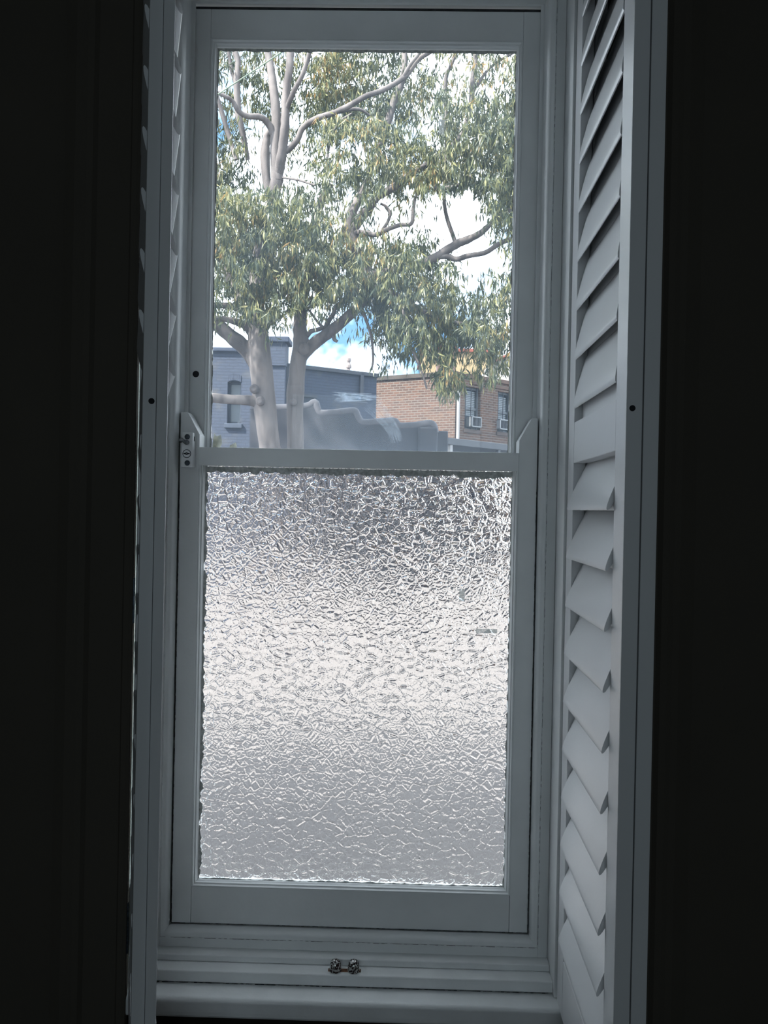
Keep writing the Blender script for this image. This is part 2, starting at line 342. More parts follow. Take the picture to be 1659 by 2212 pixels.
# stepped inner sill
g1 = [(.02, .552), (-.0455, .552), (-.047, .5505), (-.047, .5385), (.02, .5385)]
MB().extr(g1, -.5115, .339).build('upper_sill_step', SILLP, win, bevel=.0008)
g2 = [(.02, .538), (-.0785, .538), (-.080, .5365), (-.080, .5155), (.02, .5155)]
MB().extr(g2, -.5115, .339).build('lower_sill_step', SILLP, win, bevel=.0008)
pr = [(.05, .5125), (-.119, .5125)]+[(-.119-.009*math.sin(a), .5035+.009*math.cos(a)) for a in np.linspace(0, math.pi/2, 7)[1:]]+[(-.128, .485)]+[(-.122-.006*math.cos(a), .482-.010*math.sin(a)) for a in np.linspace(0, math.pi/2, 5)[1:]]+[(-.112, .466), (.05, .466)]
MB().extr(pr, -.583, .423).build('window_sill', SILLP, win)
# grime lines in the joints, plus painted shade in the head gap
def ragged(m, pts, y, wd, seed, gap=.25):
    rnd = random.Random(seed)
    for (x0, z0), (x1, z1) in zip(pts, pts[1:]):
        L = math.hypot(x1-x0, z1-z0); k = max(2, int(L/.006)); dx, dz = (x1-x0)/L, (z1-z0)/L
        for i in range(k):
            if rnd.random() < gap: continue
            a, b = L*i/k, L*(i+1.05)/k; h = wd*rnd.uniform(.25, 1)
            m.mesh([(x0+dx*a-dz*h/2, y, z0+dz*a+dx*h/2), (x0+dx*b-dz*h/2, y, z0+dz*b+dx*h/2), (x0+dx*b+dz*h/2, y, z0+dz*b-dx*h/2), (x0+dx*a+dz*h/2, y, z0+dz*a-dx*h/2)], [(0, 1, 2, 3)])
m = MB()
m.box(-.479, .3012, .049, .052, 2.6082, 2.6125)  # dark strip painting the shade in the gap above the upper sash
ragged(m, [(-.4905, 2.6), (-.4905, .573), (.3178, .573), (.3178, 2.6)], -.0213, .0022, 3, .15)
ragged(m, [(-.4722, 1.55), (-.4722, .5925), (.2998, .5925), (.2998, 1.55)], -.0004, .0014, 4, .1)
ragged(m, [(-.49, .5145), (.33, .5145)], -.0803, .0018, 5, .05)
m.build('joint_grime_and_shade', GRIME_SHADE, win, fix=False)

MOULD = [(0, .0), (.0015, -.0016), (.0035, -.0014), (.0050, .0030), (.0062, .0036), (.0078, .0040), (.0088, .0090), (.0098, .0100), (.0105, .0150), (.0105, .026), (0, .026)]
# lower sash
m = MB()
horn = lambda a, b, c: [(a, .5925), (b, .5925), (b, 1.6265), (b, 1.6535), (c, 1.702), (a, 1.702)]
m.polyY([(XL, .5925), (-.4305, .5925), (-.4305, 1.6535), (-.4570, 1.702), (XL, 1.702)], 0, .042)
m.polyY([(XR, .5925), (.2605, .5925), (.2605, 1.6535), (.2870, 1.702), (XR, 1.702)], 0, .042)
m.box(-.4298, .2598, .0004, .042, .5925, .6715)
m.box(-.4300, .2600, -.0024, .042, 1.5875, 1.6265)
low = m.build('lower_sash', PAINT, win, bevel=.0009)
m = MB(); m.ring(-.4305, .2605, .6715, 1.606, MOULD); m.build('glazing_moulding', PAINT, low, smooth=True)
MB().box(-.4285, .2585, .0165, .0205, .6735, 1.5955).build('obscure_pane', OBSC, low)
tag(low.children[-1] if False else [c for c in low.children if c.name == 'obscure_pane'][0], 'pebbled obscure glass')
m = MB(); rnd = random.Random(8)
def putty(m, x0, z0, x1, z1, nx, nz_, w0, w1, y):
    L = math.hypot(x1-x0, z1-z0); k = int(L/.004); pv = None
    for i in range(k+1):
        t = i/k; b = w0+(w1-w0)*(.5+.9*noise.noise(Vector((t*L*60, x0*9, z0*7)))+.5*noise.noise(Vector((t*L*180, x0, 3))))
        b = max(b, .0006); p = (x0+(x1-x0)*t, z0+(z1-z0)*t); q = (p[0]+nx*b, p[1]+nz_*b); c = (p, q)
        if pv: m.mesh([(pv[0][0], y-.002, pv[0][1]), (p[0], y-.002, p[1]), (q[0], y, q[1]), (pv[1][0], y, pv[1][1])], [(0, 1, 2, 3)])
        pv = c
putty(m, -.4205, .68, -.4205, 1.588, 1, 0, .002, .0085, .0160)
putty(m, .2505, .68, .2505, 1.588, -1, 0, .0005, .004, .0160)
putty(m, -.4205, .6815, .2505, .6815, 0, 1, .0005, .0035, .0160)
putty(m, -.4205, 1.5860, .2505, 1.5860, 0, -1, .009, .016, .0160)
m.build('putty', PUTTY, low, fix=False)
for (x0, x1, y0, y1) in ((992, 1004, 1272, 1298), (1028, 1074, 1359, 1367)):
    a = at(x0, y1, .0155); b = at(x1, y0, .0155)
    MB().box(a.x, b.x, .0150, .0158, a.z, b.z).build('tape_scrap', TAPEF, low)
# upper sash
m = MB(); U0 = .050
m.box(-.480, -.4362, U0, U0+.038, 1.59, 2.608); m.box(.2595, .3015, U0, U0+.038, 1.59, 2.608)
m.box(-.4358, .2591, U0+.0003, U0+.038, 2.543, 2.608); m.box(-.4358, .2591, U0+.0003, U0+.038, 1.59, 1.6262)
upp = m.build('upper_sash', PAINT, win, bevel=.0009)
m = MB(); m.ring(-.4362, .2595, 1.62, 2.543, [(i*1.15, y+U0) for i, y in MOULD[:-2]]+[(.0120, U0+.026), (0, U0+.026)]); m.build('glazing_moulding', PAINT, upp, smooth=True)
MB().box(-.4342, .2575, U0+.0175, U0+.0205, 1.625, 2.541).build('clear_pane', CLEAR, upp)
m = MB()
putty(m, -.4245, 1.63, -.4245, 2.53, 1, 0, .002, .0042, U0+.017); putty(m, .2478, 1.63, .2478, 2.53, -1, 0, .0006, .0035, U0+.017); putty(m, -.4245, 2.5300, .2478, 2.5300, 0, -1, .0040, .0075, U0+.017)
m.build('putty', PUTTY, upp, fix=False)
p = at(423, 808, U0-.0005); MB().lathe((p.x, U0-.0006, p.z), (0, 1, 0), [(.0072, 0), (.0072, .004)], 24).build('bolt_hole', BLACK, upp)
a = at(947, 291, U0+.0165); b = at(961, 257, U0+.0165)
MB().polyY([(a.x, a.z), (b.x-.002, a.z), (b.x-.001, (a.z+b.z)/2), (b.x, b.z-.003), (a.x+.001, b.z)], U0+.0160, U0+.0168).build('tape_scrap', TAPEF, upp)
# chalky brush smear on the clear pane
m = MB(); rnd = random.Random(21)
def stroke(P, wd, y):
    pts = spline([at(px, py, y) for px, py in P], 6); n = len(pts)
    for i in range(n-1):
        a, b = pts[i], pts[i+1]; d = (b-a).normalized(); q = Vector((-d.z, 0, d.x)); wa = wd*math.sin(math.pi*min(1, (i+.3)/n))**.5*.5; wb = wd*math.sin(math.pi*min(1, (i+1.3)/n))**.5*.5
        m.mesh([tuple(a-q*wa), tuple(b-q*wb), tuple(b+q*wb), tuple(a+q*wa)], [(0, 1, 2, 3)])
for i in range(30):
    t = i/29; j = rnd.uniform
    stroke([(720+j(-4, 26), 846+22*t+j(-3, 3)), (755+j(-8, 8), 850+16*t), (800+j(-10, 16), 853+14*t+j(-4, 4))], .004, U0+.0168-.00002*i)
for i in range(16):
    t = i/15; j = rnd.uniform
    stroke([(782+34*t, 880-26*t), (812+26*t, 905-18*t+j(-2, 2)), (838+22*t, 935-12*t), (846+24*t+j(-3, 3), 958-6*t)], .0026, U0+.0164-.00002*i)
m.build('chalk_smear', SMEAR, upp, fix=False)
# gum leaves caught outside at the foot of the clear pane
def litter(cx, cy, Y, wpx, hpx, seed, label):
    rnd = random.Random(seed); m = MB()
    c = at(cx, cy, Y); 
    for k in range(5):
        L = hpx/ppm(Y)*rnd.uniform(.8, 1.2); a = rnd.uniform(-.9, .5); wv = wpx/ppm(Y)*.24
        base = c+Vector((rnd.uniform(-.4, .4)*wpx/ppm(Y), rnd.uniform(-.003, .003), -hpx/ppm(Y)*.5)); d = Vector((math.sin(a), 0, math.cos(a))); q = Vector((d.z, .3, -d.x)).normalized()
        pts = [base+d*L*t for t in (0, .35, .7, 1)]; ws = (.2, 1, .7, .05)
        vs = [tuple(p-q*wv*k_) for p, k_ in zip(pts, ws)]+[tuple(p+q*wv*k_) for p, k_ in zip(pts, ws)]
        m.mesh(vs, [(0, 1, 5, 4), (1, 2, 6, 5), (2, 3, 7, 6)])
    o = m.build('dry_leaf', LEAFLIT, fix=False); sm = o.modifiers.new('t', 'SOLIDIFY'); sm.thickness = .0006
    tag(o, label, 'dried leaf', 'dried leaves caught on the meeting rail'); return o
litter(469, 956, U0+.028, 24, 28, 2, 'curled pale dried leaf in the bottom left corner of the clear pane')
litter(504, 964, U0+.028, 13, 13, 5, 'small dried leaf scrap on the rail right of the corner leaf')

# sash lock on the lower sash
lk = empty('sash_lock', (0, 0, 0), parent=win); lk['label'] = 'white keyed sash lock'
a = at(391, 1009, -.020); b = at(417, 934, -.020)
MB().box(a.x, b.x, -.020, -.0002, a.z, b.z).build('lock_body', LOCKM, lk, bevel=.0012)
for py in (943.5, 1000): 
    p = at(404.5, py, -.0205)
    o = MB().lathe((p.x, -.0198, p.z), (0, -1, 0), [(.0058, 0), (.0058, .0012), (.0048, .0016), (.0020, .0006)], 20).build('screw', DSTEEL, lk, smooth=True)
p = at(403.5, 980, -.020)
MB().lathe((p.x, -.0200, p.z), (0, -1, 0), [(.0092, 0), (.0092, .0004), (.0078, .0005)], 28).build('keyhole_ring', DSTEEL, lk)
MB().lathe((p.x, -.0200, p.z), (0, -1, 0), [(.0078, 0), (.0078, .0010), (.0074, .0014)], 28).build('key_barrel', LOCKM, lk)
m = MB().box(p.x-.0065, p.x+.0065, -.0218, -.0210, p.z-.0012, p.z+.0012); m.lathe((p.x, -.0212, p.z), (0, -1, 0), [(.003, 0), (.003, .0008)], 14); m.build('key_slot', BLACK, lk)
MB().lathe((p.x, -.0218, p.z), (0, -1, 0), [(.0016, 0), (.0012, .0006)], 12).build('key_pin', STEEL, lk)
q = at(403, 955, -.022)
MB().tube(spline([(q.x+.002, -.020, q.z), (q.x, -.026, q.z-.001), (q.x-.005, -.029, q.z+.002), (q.x-.010, -.027, q.z+.004), (q.x-.013, -.024, q.z+.001)], 5), [.0042+.001*math.sin(i*.5) for i in range(21)], 12).build('latch_knob', STEEL, lk, smooth=True)
MB().box(b.x-.0003, b.x+.0005, -.012, -.008, b.z-.018, b.z-.008).build('latch_slot', BLACK, lk)

# pair of domed catch studs on the sill
ct = empty('catch_stud_pair', (-.0, -.055, .538))
p1, p2 = at(725, 2083, -.060), at(764, 2086, -.060)
ct.location = ((p1.x+p2.x)/2, -.0635, .5382)
tag(ct, 'two rusty pitted chrome domed studs on the sill step below the bottom rail', 'catch')
for i, p in enumerate((p1, p2)):
    x = p.x-ct.location.x
    prof = [(.0125, 0), (.0125, .004), (.0115, .006), (.0118, .010)]+[(.0118*math.cos(t), .011+.0120*math.sin(t)) for t in np.linspace(0, math.pi/2, 8)]
    MB().lathe((x, 0, .0005), (0, 0, 1), prof, 28).build('dome', NUTM, ct, smooth=True)
MB().box(p1.x-ct.location.x-.015, p2.x-ct.location.x+.015, -.005, .005, 0, .0009).build('base_plate', RUST, ct, bevel=.0003)

# ---------------------------------------------------------------- plantation shutters
PIT = .0953
def shutter(name, loc, rz, side, L, th, aU, aL, label, group=None, bhw=.0535, hole=True, xs=1):
    """panel runs from the hinge (origin) towards -y; side=-1: louvre bottoms lean to -x"""
    z0 = .509; r = empty(name, (loc[0], loc[1], z0), rz); tag(r, label, 'window shutter', group)
    zz = lambda z: z-z0; st = .052; h = th/2
    bv = .0012
    MB().box(-h, h, -st, 0, 0, zz(2.735)).build('stile', SHUT, r, bevel=bv)
    MB().box(-h, h, -L, -L+st+.006, 0, zz(2.735)).build('stile', SHUT, r, bevel=bv)
    y0, y1 = -L+st+.0068, -st-.0008
    MB().box(-h*.97, h*.97, y0, y1, 0, zz(.622)).build('bottom_rail', SHUT, r, bevel=bv)
    MB().box(-h*.97, h*.97, y0, y1, zz(1.597), zz(1.677)).build('middle_rail', SHUT, r, bevel=bv)
    if aU < R(79): MB().box(*sorted((-side*h*.3, -side*h*.95)), y0, y1, zz(1.677), zz(1.722)).build('rail_lip', SHUT, r)
    MB().box(-h*.97, h*.97, y0, y1, zz(2.672), zz(2.735)).build('top_rail', SHUT, r, bevel=bv)
    me = None
    def blade(tipz, al):
        m = MB(); K = 20; vs = []
        for y in (y0+.0006, y1-.0006):
            for k in range(K):
                t = 2*math.pi*k/K; u = bhw*math.copysign(abs(math.cos(t))**.80, math.cos(t)); v = .0056*math.copysign(abs(math.sin(t))**.85, math.sin(t))
                d = (-side*math.cos(al), math.sin(al)); nn = (-d[1], d[0])
                vs.append((u*d[0]+v*nn[0], y, u*d[1]+v*nn[1]))
        m.mesh(vs, [(i, (i+1) % K, (i+1) % K+K, i+K) for i in range(K)]+[tuple(range(K))[::-1], tuple(range(K, 2*K))])
        o = m.build('louvre', SHUT, r, smooth=True); o.location = (0, 0, zz(tipz+bhw*math.sin(al)))
        return o
    for group_z, al in (([1.703+PIT*j for j in range(9)], aU), ([1.5055-.0941*k for k in range(10)], aL)):
        b0 = blade(group_z[0], al)
        for z in group_z[1:]:
            c = b0.copy(); COL.objects.link(c); c.parent = r; c.location.z = zz(z+bhw*math.sin(al))
    if hole:
        MB().lathe((.003*side, -L-.0004, zz(1.655)), (0, 1, 0), [(.0045, 0), (.0045, .003)], 16).build('catch_hole', BLACK, r)
    return r
RA = shutter('louvred_shutter', (.3562, -.097), R(-1.6), -1, .420, .0235, R(77), R(66), 'white louvred shutter panel folded open on the right, lit by the window')
RB = shutter('louvred_shutter', (.3812, -.097), R(-1.6), -1, .420, .0225, R(77), R(66), 'shadowed shutter panel folded behind the lit right hand one', hole=False)
# left pair: panels swung in, seen almost edge on
sl_ = math.atan(.36)
def leftpanel(near, L, th):   # near = (x,y) of the near end's centre
    return (near[0]-math.sin(sl_)*L, near[1]+math.cos(sl_)*L)
LAl = .405
LA = shutter('louvred_shutter', leftpanel((-.3542, -.503), LAl, .016), sl_, 1, LAl, .016, R(67), R(79), 'dark edged shutter panel left of the sash, its pale louvre tips showing', hole=False)
LB = shutter('louvred_shutter', leftpanel((-.3735, -.503), LAl, .0195), sl_, 1, LAl, .0195, R(73), R(80), 'shadowed shutter panel at the far left of the folded pair, beside the bright slit')
def hinge(z0, z1, par):
    r = par; M = r.matrix_basis.inverted() if False else None
    m = MB(); m.box(-.020, -.0112, -.004, .006, z0-.509, z1-.509); m.lathe((-.016, .006, z0-.509), (0, 0, 1), [(.004, 0), (.004, z1-z0)], 12)
    return m.build('hinge', DSTEEL, r)
hinge(1.262, 1.352, LB); hinge(.60, .70, LB)

# ---------------------------------------------------------------- outdoors: ground
MB().box(-60, 60, .22, 120, -.3, 0).build('ground', GROUND, kind='structure')

# garden wall with ramped coping
gY = 14.0
def gp(px, py): p = at(px, py, gY); return (p.x, p.z)
gw = empty('garden_wall', (at(770, 900, gY).x, gY, 0)); gx = gw.location.x
tag(gw, 'stepped blue grey garden wall with rounded ramped coping behind the tree trunks', 'wall')
top = [(540, 880), (600, 880), (660, 877), (678, 868), (683, 880), (692, 892), (730, 890), (764, 887), (770, 897), (782, 912), (815, 911), (850, 909), (857, 916), (868, 920), (900, 918), (928, 914), (937, 920), (940, 934)]
tp = [gp(*q) for q in top]
tp[-1] = (tp[-1][0], tp[-1][1])
m = MB(); m.polyY([(x-gx, z) for x, z in [(tp[0][0], -.1)]+tp+[(tp[-1][0], -.1)]], .05, .27); m.build('masonry', GWALL, gw)
m = MB(); cp = [Vector((x-gx, .12, z+.0)) for x, z in tp]; m.tube(spline(cp, 4), .085, 12); m.build('coping', COPE, gw, smooth=True)
p = gp(935, 925); MB().box(p[0]-gx-.30, p[0]-gx+.10, -.02, .40, -.1, p[1]+.02).build('end_pier', GWALL, gw, bevel=.04)

# electricity / meter box beside the wall, and carport
p0, p1 = at(937, 1000, 15.5), at(968, 931, 15.5)
o = MB().box(p0.x, p1.x, 15.5, 16.3, 0, p1.z).build('brick_pier_hut', calm(mat('dark_render', (.075, .08, .10), .9, .1, 2)), bevel=.02); tag(o, 'small dark grey boxy outbuilding right of the garden wall', 'outbuilding')
o.name = 'outbuilding'
cpR = empty('carport', (at(1040, 960, 17).x, 17, 0)); cx = cpR.location.x
tag(cpR, 'low grey flat roofed carport in front of the brick building', 'carport')
P0 = at(968, 945, 17); P1 = at(1125, 962, 19)
e = Vector((P1.x-P0.x, P1.y-P0.y, 0)); Lc = e.length; e.normalize(); nn = Vector((e.y, -e.x, 0))
m = MB(); m.obox((P0.x-cx, 0, 0), e, nn, 0, Lc+2, -2.8, 0, P0.z-.17, P0.z); m.build('roof', GREYM, cpR, bevel=.01)
for u in (.12, 2.0, 3.6):
    m = MB(); m.obox((P0.x-cx, 0, 0), e, nn, u, u+.09, -.12, -.03, 0, P0.z-.16); m.build('post', WPIPE if u < .2 else GREYM, cpR)
m = MB(); m.obox((P0.x-cx, 0, 0), e, nn, -.1, Lc+2, -2.9, -2.75, 0, P0.z-.17); m.build('shade_panel', calm(mat('painted_carport_shade', (.03, .04, .07), .9)), cpR)  # dark sheet standing in for the shade beneath the carport roof

# ---------------------------------------------------------------- blue painted building
bb = empty('blue_brick_building', (-3.5, 20, 0)); tag(bb, 'tall blue painted brick building behind the tree trunks on the left', 'building')
def loc(P): return Vector(P)-bb.location
Y1 = 19.3
pa = at(617, 735, Y1); zc = at(600, 730, Y1).z
Pl = Vector((-11, Y1, 0)); Lb = pa.x+11
wa, wb = at(490, 915, Y1), at(521, 823, Y1); hz0, hz1 = wa.z, wb.z
m = MB(); holes_wall(m, loc(Pl), (1, 0, 0), (0, -1, 0), Lb, 0, zc-.35, [(wa.x+11, wb.x+11, hz0, hz1)], .35)
m.box(loc(Pl).x, loc(Pl).x+Lb, -.3, 2.5, 0, zc-.7) if False else None
m.build('front_wall', BLUEB, bb)
m = MB(); m.obox(loc(Pl), (1, 0, 0), (0, -1, 0), Lb-.55, Lb+.02, -.5, .06, at(600, 790, Y1).z, zc-.12); m.build('parapet_pier', BLUEB, bb)
m = MB(); m.obox(loc(Pl), (1, 0, 0), (0, -1, 0), Lb-.62, Lb+.12, -.55, .14, zc-.14, zc+.02)
m.obox(loc(Pl), (1, 0, 0), (0, -1, 0), 0, Lb-.62, -.4, .10, zc-.42, zc-.30); m.build('parapet_cap', calm(mat('blue_cement', (.05, .07, .12), .9, .1, 2)), bb, bevel=.03)
wf = MB(); ua, ub = wa.x+11, wb.x+11
wf.obox(loc(Pl), (1, 0, 0), (0, -1, 0), ua, ub, -.24, -.18, hz0, hz0+.07).obox(loc(Pl), (1, 0, 0), (0, -1, 0), ua, ub, -.24, -.18, hz1-.07, hz1).obox(loc(Pl), (1, 0, 0), (0, -1, 0), ua, ua+.05, -.24, -.18, hz0, hz1).obox(loc(Pl), (1, 0, 0), (0, -1, 0), ub-.05, ub, -.24, -.18, hz0, hz1).obox(loc(Pl), (1, 0, 0), (0, -1, 0), ua, ub, -.24, -.17, (hz0+hz1)/2-.03, (hz0+hz1)/2+.03)
fw = wf.build('window', calm(mat('blue_frame', (.05, .07, .11), .7)), bb)
MB().obox(loc(Pl), (1, 0, 0), (0, -1, 0), ua, ub, -.26, -.225, hz0, hz1).build('pane', calm(mat('pale_blind_pane', (.12, .16, .2), .35)), fw)
MB().obox(loc(Pl), (1, 0, 0), (0, -1, 0), ua-.06, ub+.06, -.2, .09, hz0-.13, hz0).build('window_sill', calm(mat('blue_sill', (.06, .08, .12), .9)), bb, bevel=.02)
m = MB()
for i in range(9):
    t = i/8-.5; m.obox(loc(Pl), (1, 0, 0), (0, -1, 0), ua+(ub-ua)*i/9, ua+(ub-ua)*(i+.9)/9, -.2, .02, hz1+.02-.10*t*t*2, hz1+.20-.10*t*t*2)
m.build('window_arch', BLUEB, bb)
# receding lower wing
A = at(612, 783, 19.5); zt = A.z; k = F*(zt-1.5)/(1100-808); B = at(812, 900, k-1.62)
A = Vector((A.x, 19.6, 0)); B = Vector((B.x, B.y, 0)); e = (B-A); Lw = e.length; e.normalize(); nn = Vector((e.y, -e.x, 0))
m = MB(); m.obox(loc(A), e, nn, 0, Lw, -.3, 0, 0, zt-.10); m.build('wing_wall', BLUEB, bb)
m = MB(); m.obox(loc(A), e, nn, -.05, Lw+.05, -.4, .10, zt-.12, zt); m.build('wing_coping', DPIPE, bb, bevel=.02)
for (px, z0, z1) in ((619, 3.4, zt-.05), (779, zt-1.1, zt-.05)):
    h_ = hit(px, 850, A, nn); u = (h_-A).dot(e)
    m = MB(); m.obox(loc(A), e, nn, u-.05, u+.05, .0, .10, z0 if px < 700 else z0+.3, z1); m.build('drainpipe', DPIPE, bb)
h_ = hit(665, 855, A, nn); u = (h_-A).dot(e); MB().obox(loc(A), e, nn, u-.22, u+.22, 0, .18, h_.z-.06, h_.z+.02).build('ledge', DPIPE, bb)

# ---------------------------------------------------------------- red brown brick building
C0 = at(985, 803, 24); zt = C0.z; C0 = Vector((C0.x, 24, 0))
def recede(px, py): 
    hz = 1100.5+(px-857)*.02; d = F*(zt-1.5)/(hz-py); q = at(px, hz, d-1.62); return Vector((q.x, q.y, 0))
BL, BR = recede(806, 815), recede(1104, 826)
br_ = empty('brick_building', tuple(C0)); tag(br_, 'two storey red brown brick building with white downpipe at its corner', 'building')
lc = lambda P: Vector(P)-C0
eL = (C0-BL); LL = eL.length; eL.normalize(); nL = Vector((eL.y, -eL.x, 0))
eR = (BR-C0); LR = eR.length*1.8; eR.normalize(); nR = Vector((eR.y, -eR.x, 0))
m = MB(); m.obox(lc(BL), eL, nL, 0, LL, -.3, 0, 0, zt-.12); m.build('side_wall', BRICK, br_)
def uv_on(px, py): h_ = hit(px, py, C0, nR); return (h_-C0).dot(eR), h_.z
wins = []
for (xa, ya, xb, yb) in ((1005, 834, 1037, 930), (1076, 845, 1104, 936)):
    u0, z1 = uv_on(xa, ya); u1, z0 = uv_on(xb, yb); wins.append((u0, u1, z0, z1))
m = MB(); holes_wall(m, lc(C0), eR, nR, LR, 0, zt-.12, wins, .3); m.build('front_wall', BRICK, br_)
m = MB(); m.obox(lc(BL), eL, nL, 0, LL+.06, -.35, .07, zt-.14, zt+.02); m.build('parapet_coping', calm(mat('weathered_coping', (.07, .055, .045), .9, .2, 3)), br_, bevel=.02)
m = MB(); m.obox(lc(C0), eR, nR, .0, LR, -.35, .07, zt-.14, zt+.0); m.obox(lc(C0), eR, nR, .75, LR, .0, .05, zt-.34, zt-.24); m.build('cornice', calm(mat('brick_cornice', (.15, .09, .065), .9, .2, 3)), br_, bevel=.01)
m = MB(); q = hit(983, 860, C0, nR); m.tube([(lc(C0)+eR*.05+nR*.10+Vector((0, 0, z))) for z in (at(983, 948, 24).z, at(983, 880, 24).z, zt-.1)], .055, 12); m.build('downpipe', WPIPE, br_, smooth=True)
for i, (u0, u1, z0, z1) in enumerate(wins):
    fr = MB(); zm = (z0+z1)/2
    for a in ((u0, u0+.06, z0, z1), (u1-.06, u1, z0, z1), (u0, u1, z0, z0+.07), (u0, u1, z1-.07, z1), (u0, u1, zm-.04, zm+.04)): fr.obox(lc(C0), eR, nR, a[0], a[1], -.22, -.14, a[2], a[3])
    fr = fr.build('window', calm(mat('weathered_frame', (.14, .16, .18), .7)), br_)
    MB().obox(lc(C0), eR, nR, u0, u1, -.25, -.21, z0, z1).build('pane', WGLASS, fr)
    bl = MB(); z = z0+.5
    while z < z1-.15: bl.obox(lc(C0), eR, nR, u0+.05, u1-.12, -.20, -.185, z, z+.045); z += .062
    bl.build('blind', BLIND, fr)
    bars = MB()
    for t in (.15, .5, .85): bars.obox(lc(C0), eR, nR, u0+(u1-u0)*t-.012, u0+(u1-u0)*t+.012, -.10, -.08, z0, z1)
    bars.build('security_bars', DPIPE, fr)
    ac = MB(); a0 = u0+(u1-u0)*(.25 if i == 0 else -.05); a1 = a0+(u1-u0)*.62; za = z0+.08; zb = za+.36
    for q in ((a0, a0+.035, za, zb), (a1-.035, a1, za, zb), (a0, a1, za, za+.035), (a0, a1, zb-.035, zb)): ac.obox(lc(C0), eR, nR, q[0], q[1], -.14, .17, q[2], q[3])
    aco = ac.build('air_conditioner', ACM, br_)
    g = MB()
    for k in range(6): g.obox(lc(C0), eR, nR, a0+.03+(a1-a0-.08)*k/6, a0+.05+(a1-a0-.08)*k/6, .10, .15, za+.03, zb-.03)
    g.obox(lc(C0), eR, nR, a0+.03, a1-.03, .05, .09, za+.03, zb-.03); g.build('grille', GREYM, aco)
    MB().obox(lc(C0), eR, nR, u0-.05, u1+.05, -.2, .05, z0-.12, z0).build('window_sill', calm(mat('worn_sill', (.11, .08, .07), .9)), br_)
ca, cb = at(944, 805, 26), at(984, 748, 26)
m = MB().box(ca.x-C0.x, cb.x-C0.x, 2.0, 2.8, zt-1, cb.z-.0); m.build('chimney', calm(mat('pink_render', (.2, .12, .105), .9, .15, 3)), br_)
MB().box(ca.x-C0.x-.06, cb.x-C0.x+.06, 1.94, 2.86, cb.z-.12, cb.z+.03).build('chimney_cap', REDT, br_, bevel=.02)
# houses beyond
ch = empty('cream_house', (at(985, 780, 46).x, 46, 0)); tag(ch, 'sunlit cream rendered house wall glimpsed beyond the brick building', 'building')
a, b = at(912, 830, 46), at(1058, 762, 46)
MB().box(a.x-ch.location.x, b.x-ch.location.x, 0, 6, 0, b.z).build('wall', CREAM, ch)
MB().box(a.x-ch.location.x-.2, b.x-ch.location.x+.2, -.2, 6.2, b.z, b.z+.2).build('roof_edge', REDT, ch)
wh = empty('white_house', (at(1090, 800, 36).x, 36, 0)); tag(wh, 'white rendered gable with a red verge at the right edge of the clear pane', 'building')
c = wh.location; pts = [at(1052, 900, 36), at(1052, 792, 36), at(1078, 779, 36), at(1118, 764, 36), at(1190, 790, 36), at(1190, 900, 36)]
MB().polyY([(p.x-c.x, max(0, p.z) if i not in (0, 5) else 0) for i, p in enumerate(pts)], 0, 6).build('gable_wall', WHITER, wh)
m = MB(); m.tube([(p.x-c.x, -.1, p.z+.06) for p in pts[1:4]], .10, 6); m.tube([(p.x-c.x, -.1, p.z+.06) for p in pts[3:5]], .10, 6); m.build('roof_verge', REDT, wh)
q = at(753, 795, 30); mm = MB(); mm.box(-.07, .07, -.07, .07, 0, q.z); mm.lathe((0, 0, q.z), (0, 0, 1), [(.12, 0), (.12, .1), (.06, .22), (.09, .3), (.09, .4)], 10)
o = mm.build('flue_pipe', calm(mat('pale_flue', (.3, .25, .24), .8))); o.location = (q.x, 30, 0); tag(o, 'thin pale flue poking above the blue building parapet', 'flue')

# overhead cable
pa, pb = at(150, 408, 6), at(1000, -160, 6)
m = MB(); pts = [pa.lerp(pb, t)+Vector((0, 0, -.35*math.sin(math.pi*t)*.15)) for t in np.linspace(0, 1, 24)]; m.tube(pts, .0062, 8)
tag(m.build('overhead_cable', CABLEM, smooth=True), 'thin pale green cable crossing the top left of the clear pane', 'cable')

# ---------------------------------------------------------------- gum trees
TY = 12.0
def limb(P, name, par, seg=12, wob=.16, seed=0):
    """P = (px, py, radius_px, depth offset)"""
    pts = [at(x, y, TY+d)-par.location for x, y, r, d in P]; sp = spline(pts, 7)
    n = len(sp); ks = np.linspace(0, len(P)-1, n); rr = np.interp(ks, range(len(P)), [r/ppm(TY+d) for x, y, r, d in P])
    m = MB(); m.tube(sp, list(rr), seg, wob, seed=seed); return m.build(name, BARK, par, smooth=True)
t1 = empty('gum_tree', (at(590, 1270, TY).x, TY, 0)); tag(t1, 'big pale barked gum tree with the thick forked trunk, nearest the left side', 'tree')
t2 = empty('gum_tree', (at(640, 1270, TY+.4).x, TY+.4, 0)); tag(t2, 'gum tree with the slimmer straight trunk and a long limb reaching right', 'tree')
limb([(606, 1290, 36, 0), (600, 1150, 29, 0), (590, 1030, 24, 0), (583, 965, 22.5, 0), (575, 900, 24, 0), (569, 850, 25, 0), (564, 800, 25, 0), (559, 755, 25, 0), (557, 715, 21, 0), (552, 660, 20, 0), (556, 600, 18, .1), (568, 520, 16, .2), (586, 445, 14, .2), (599, 385, 13, .2)], 'trunk', t1, 20, .10)
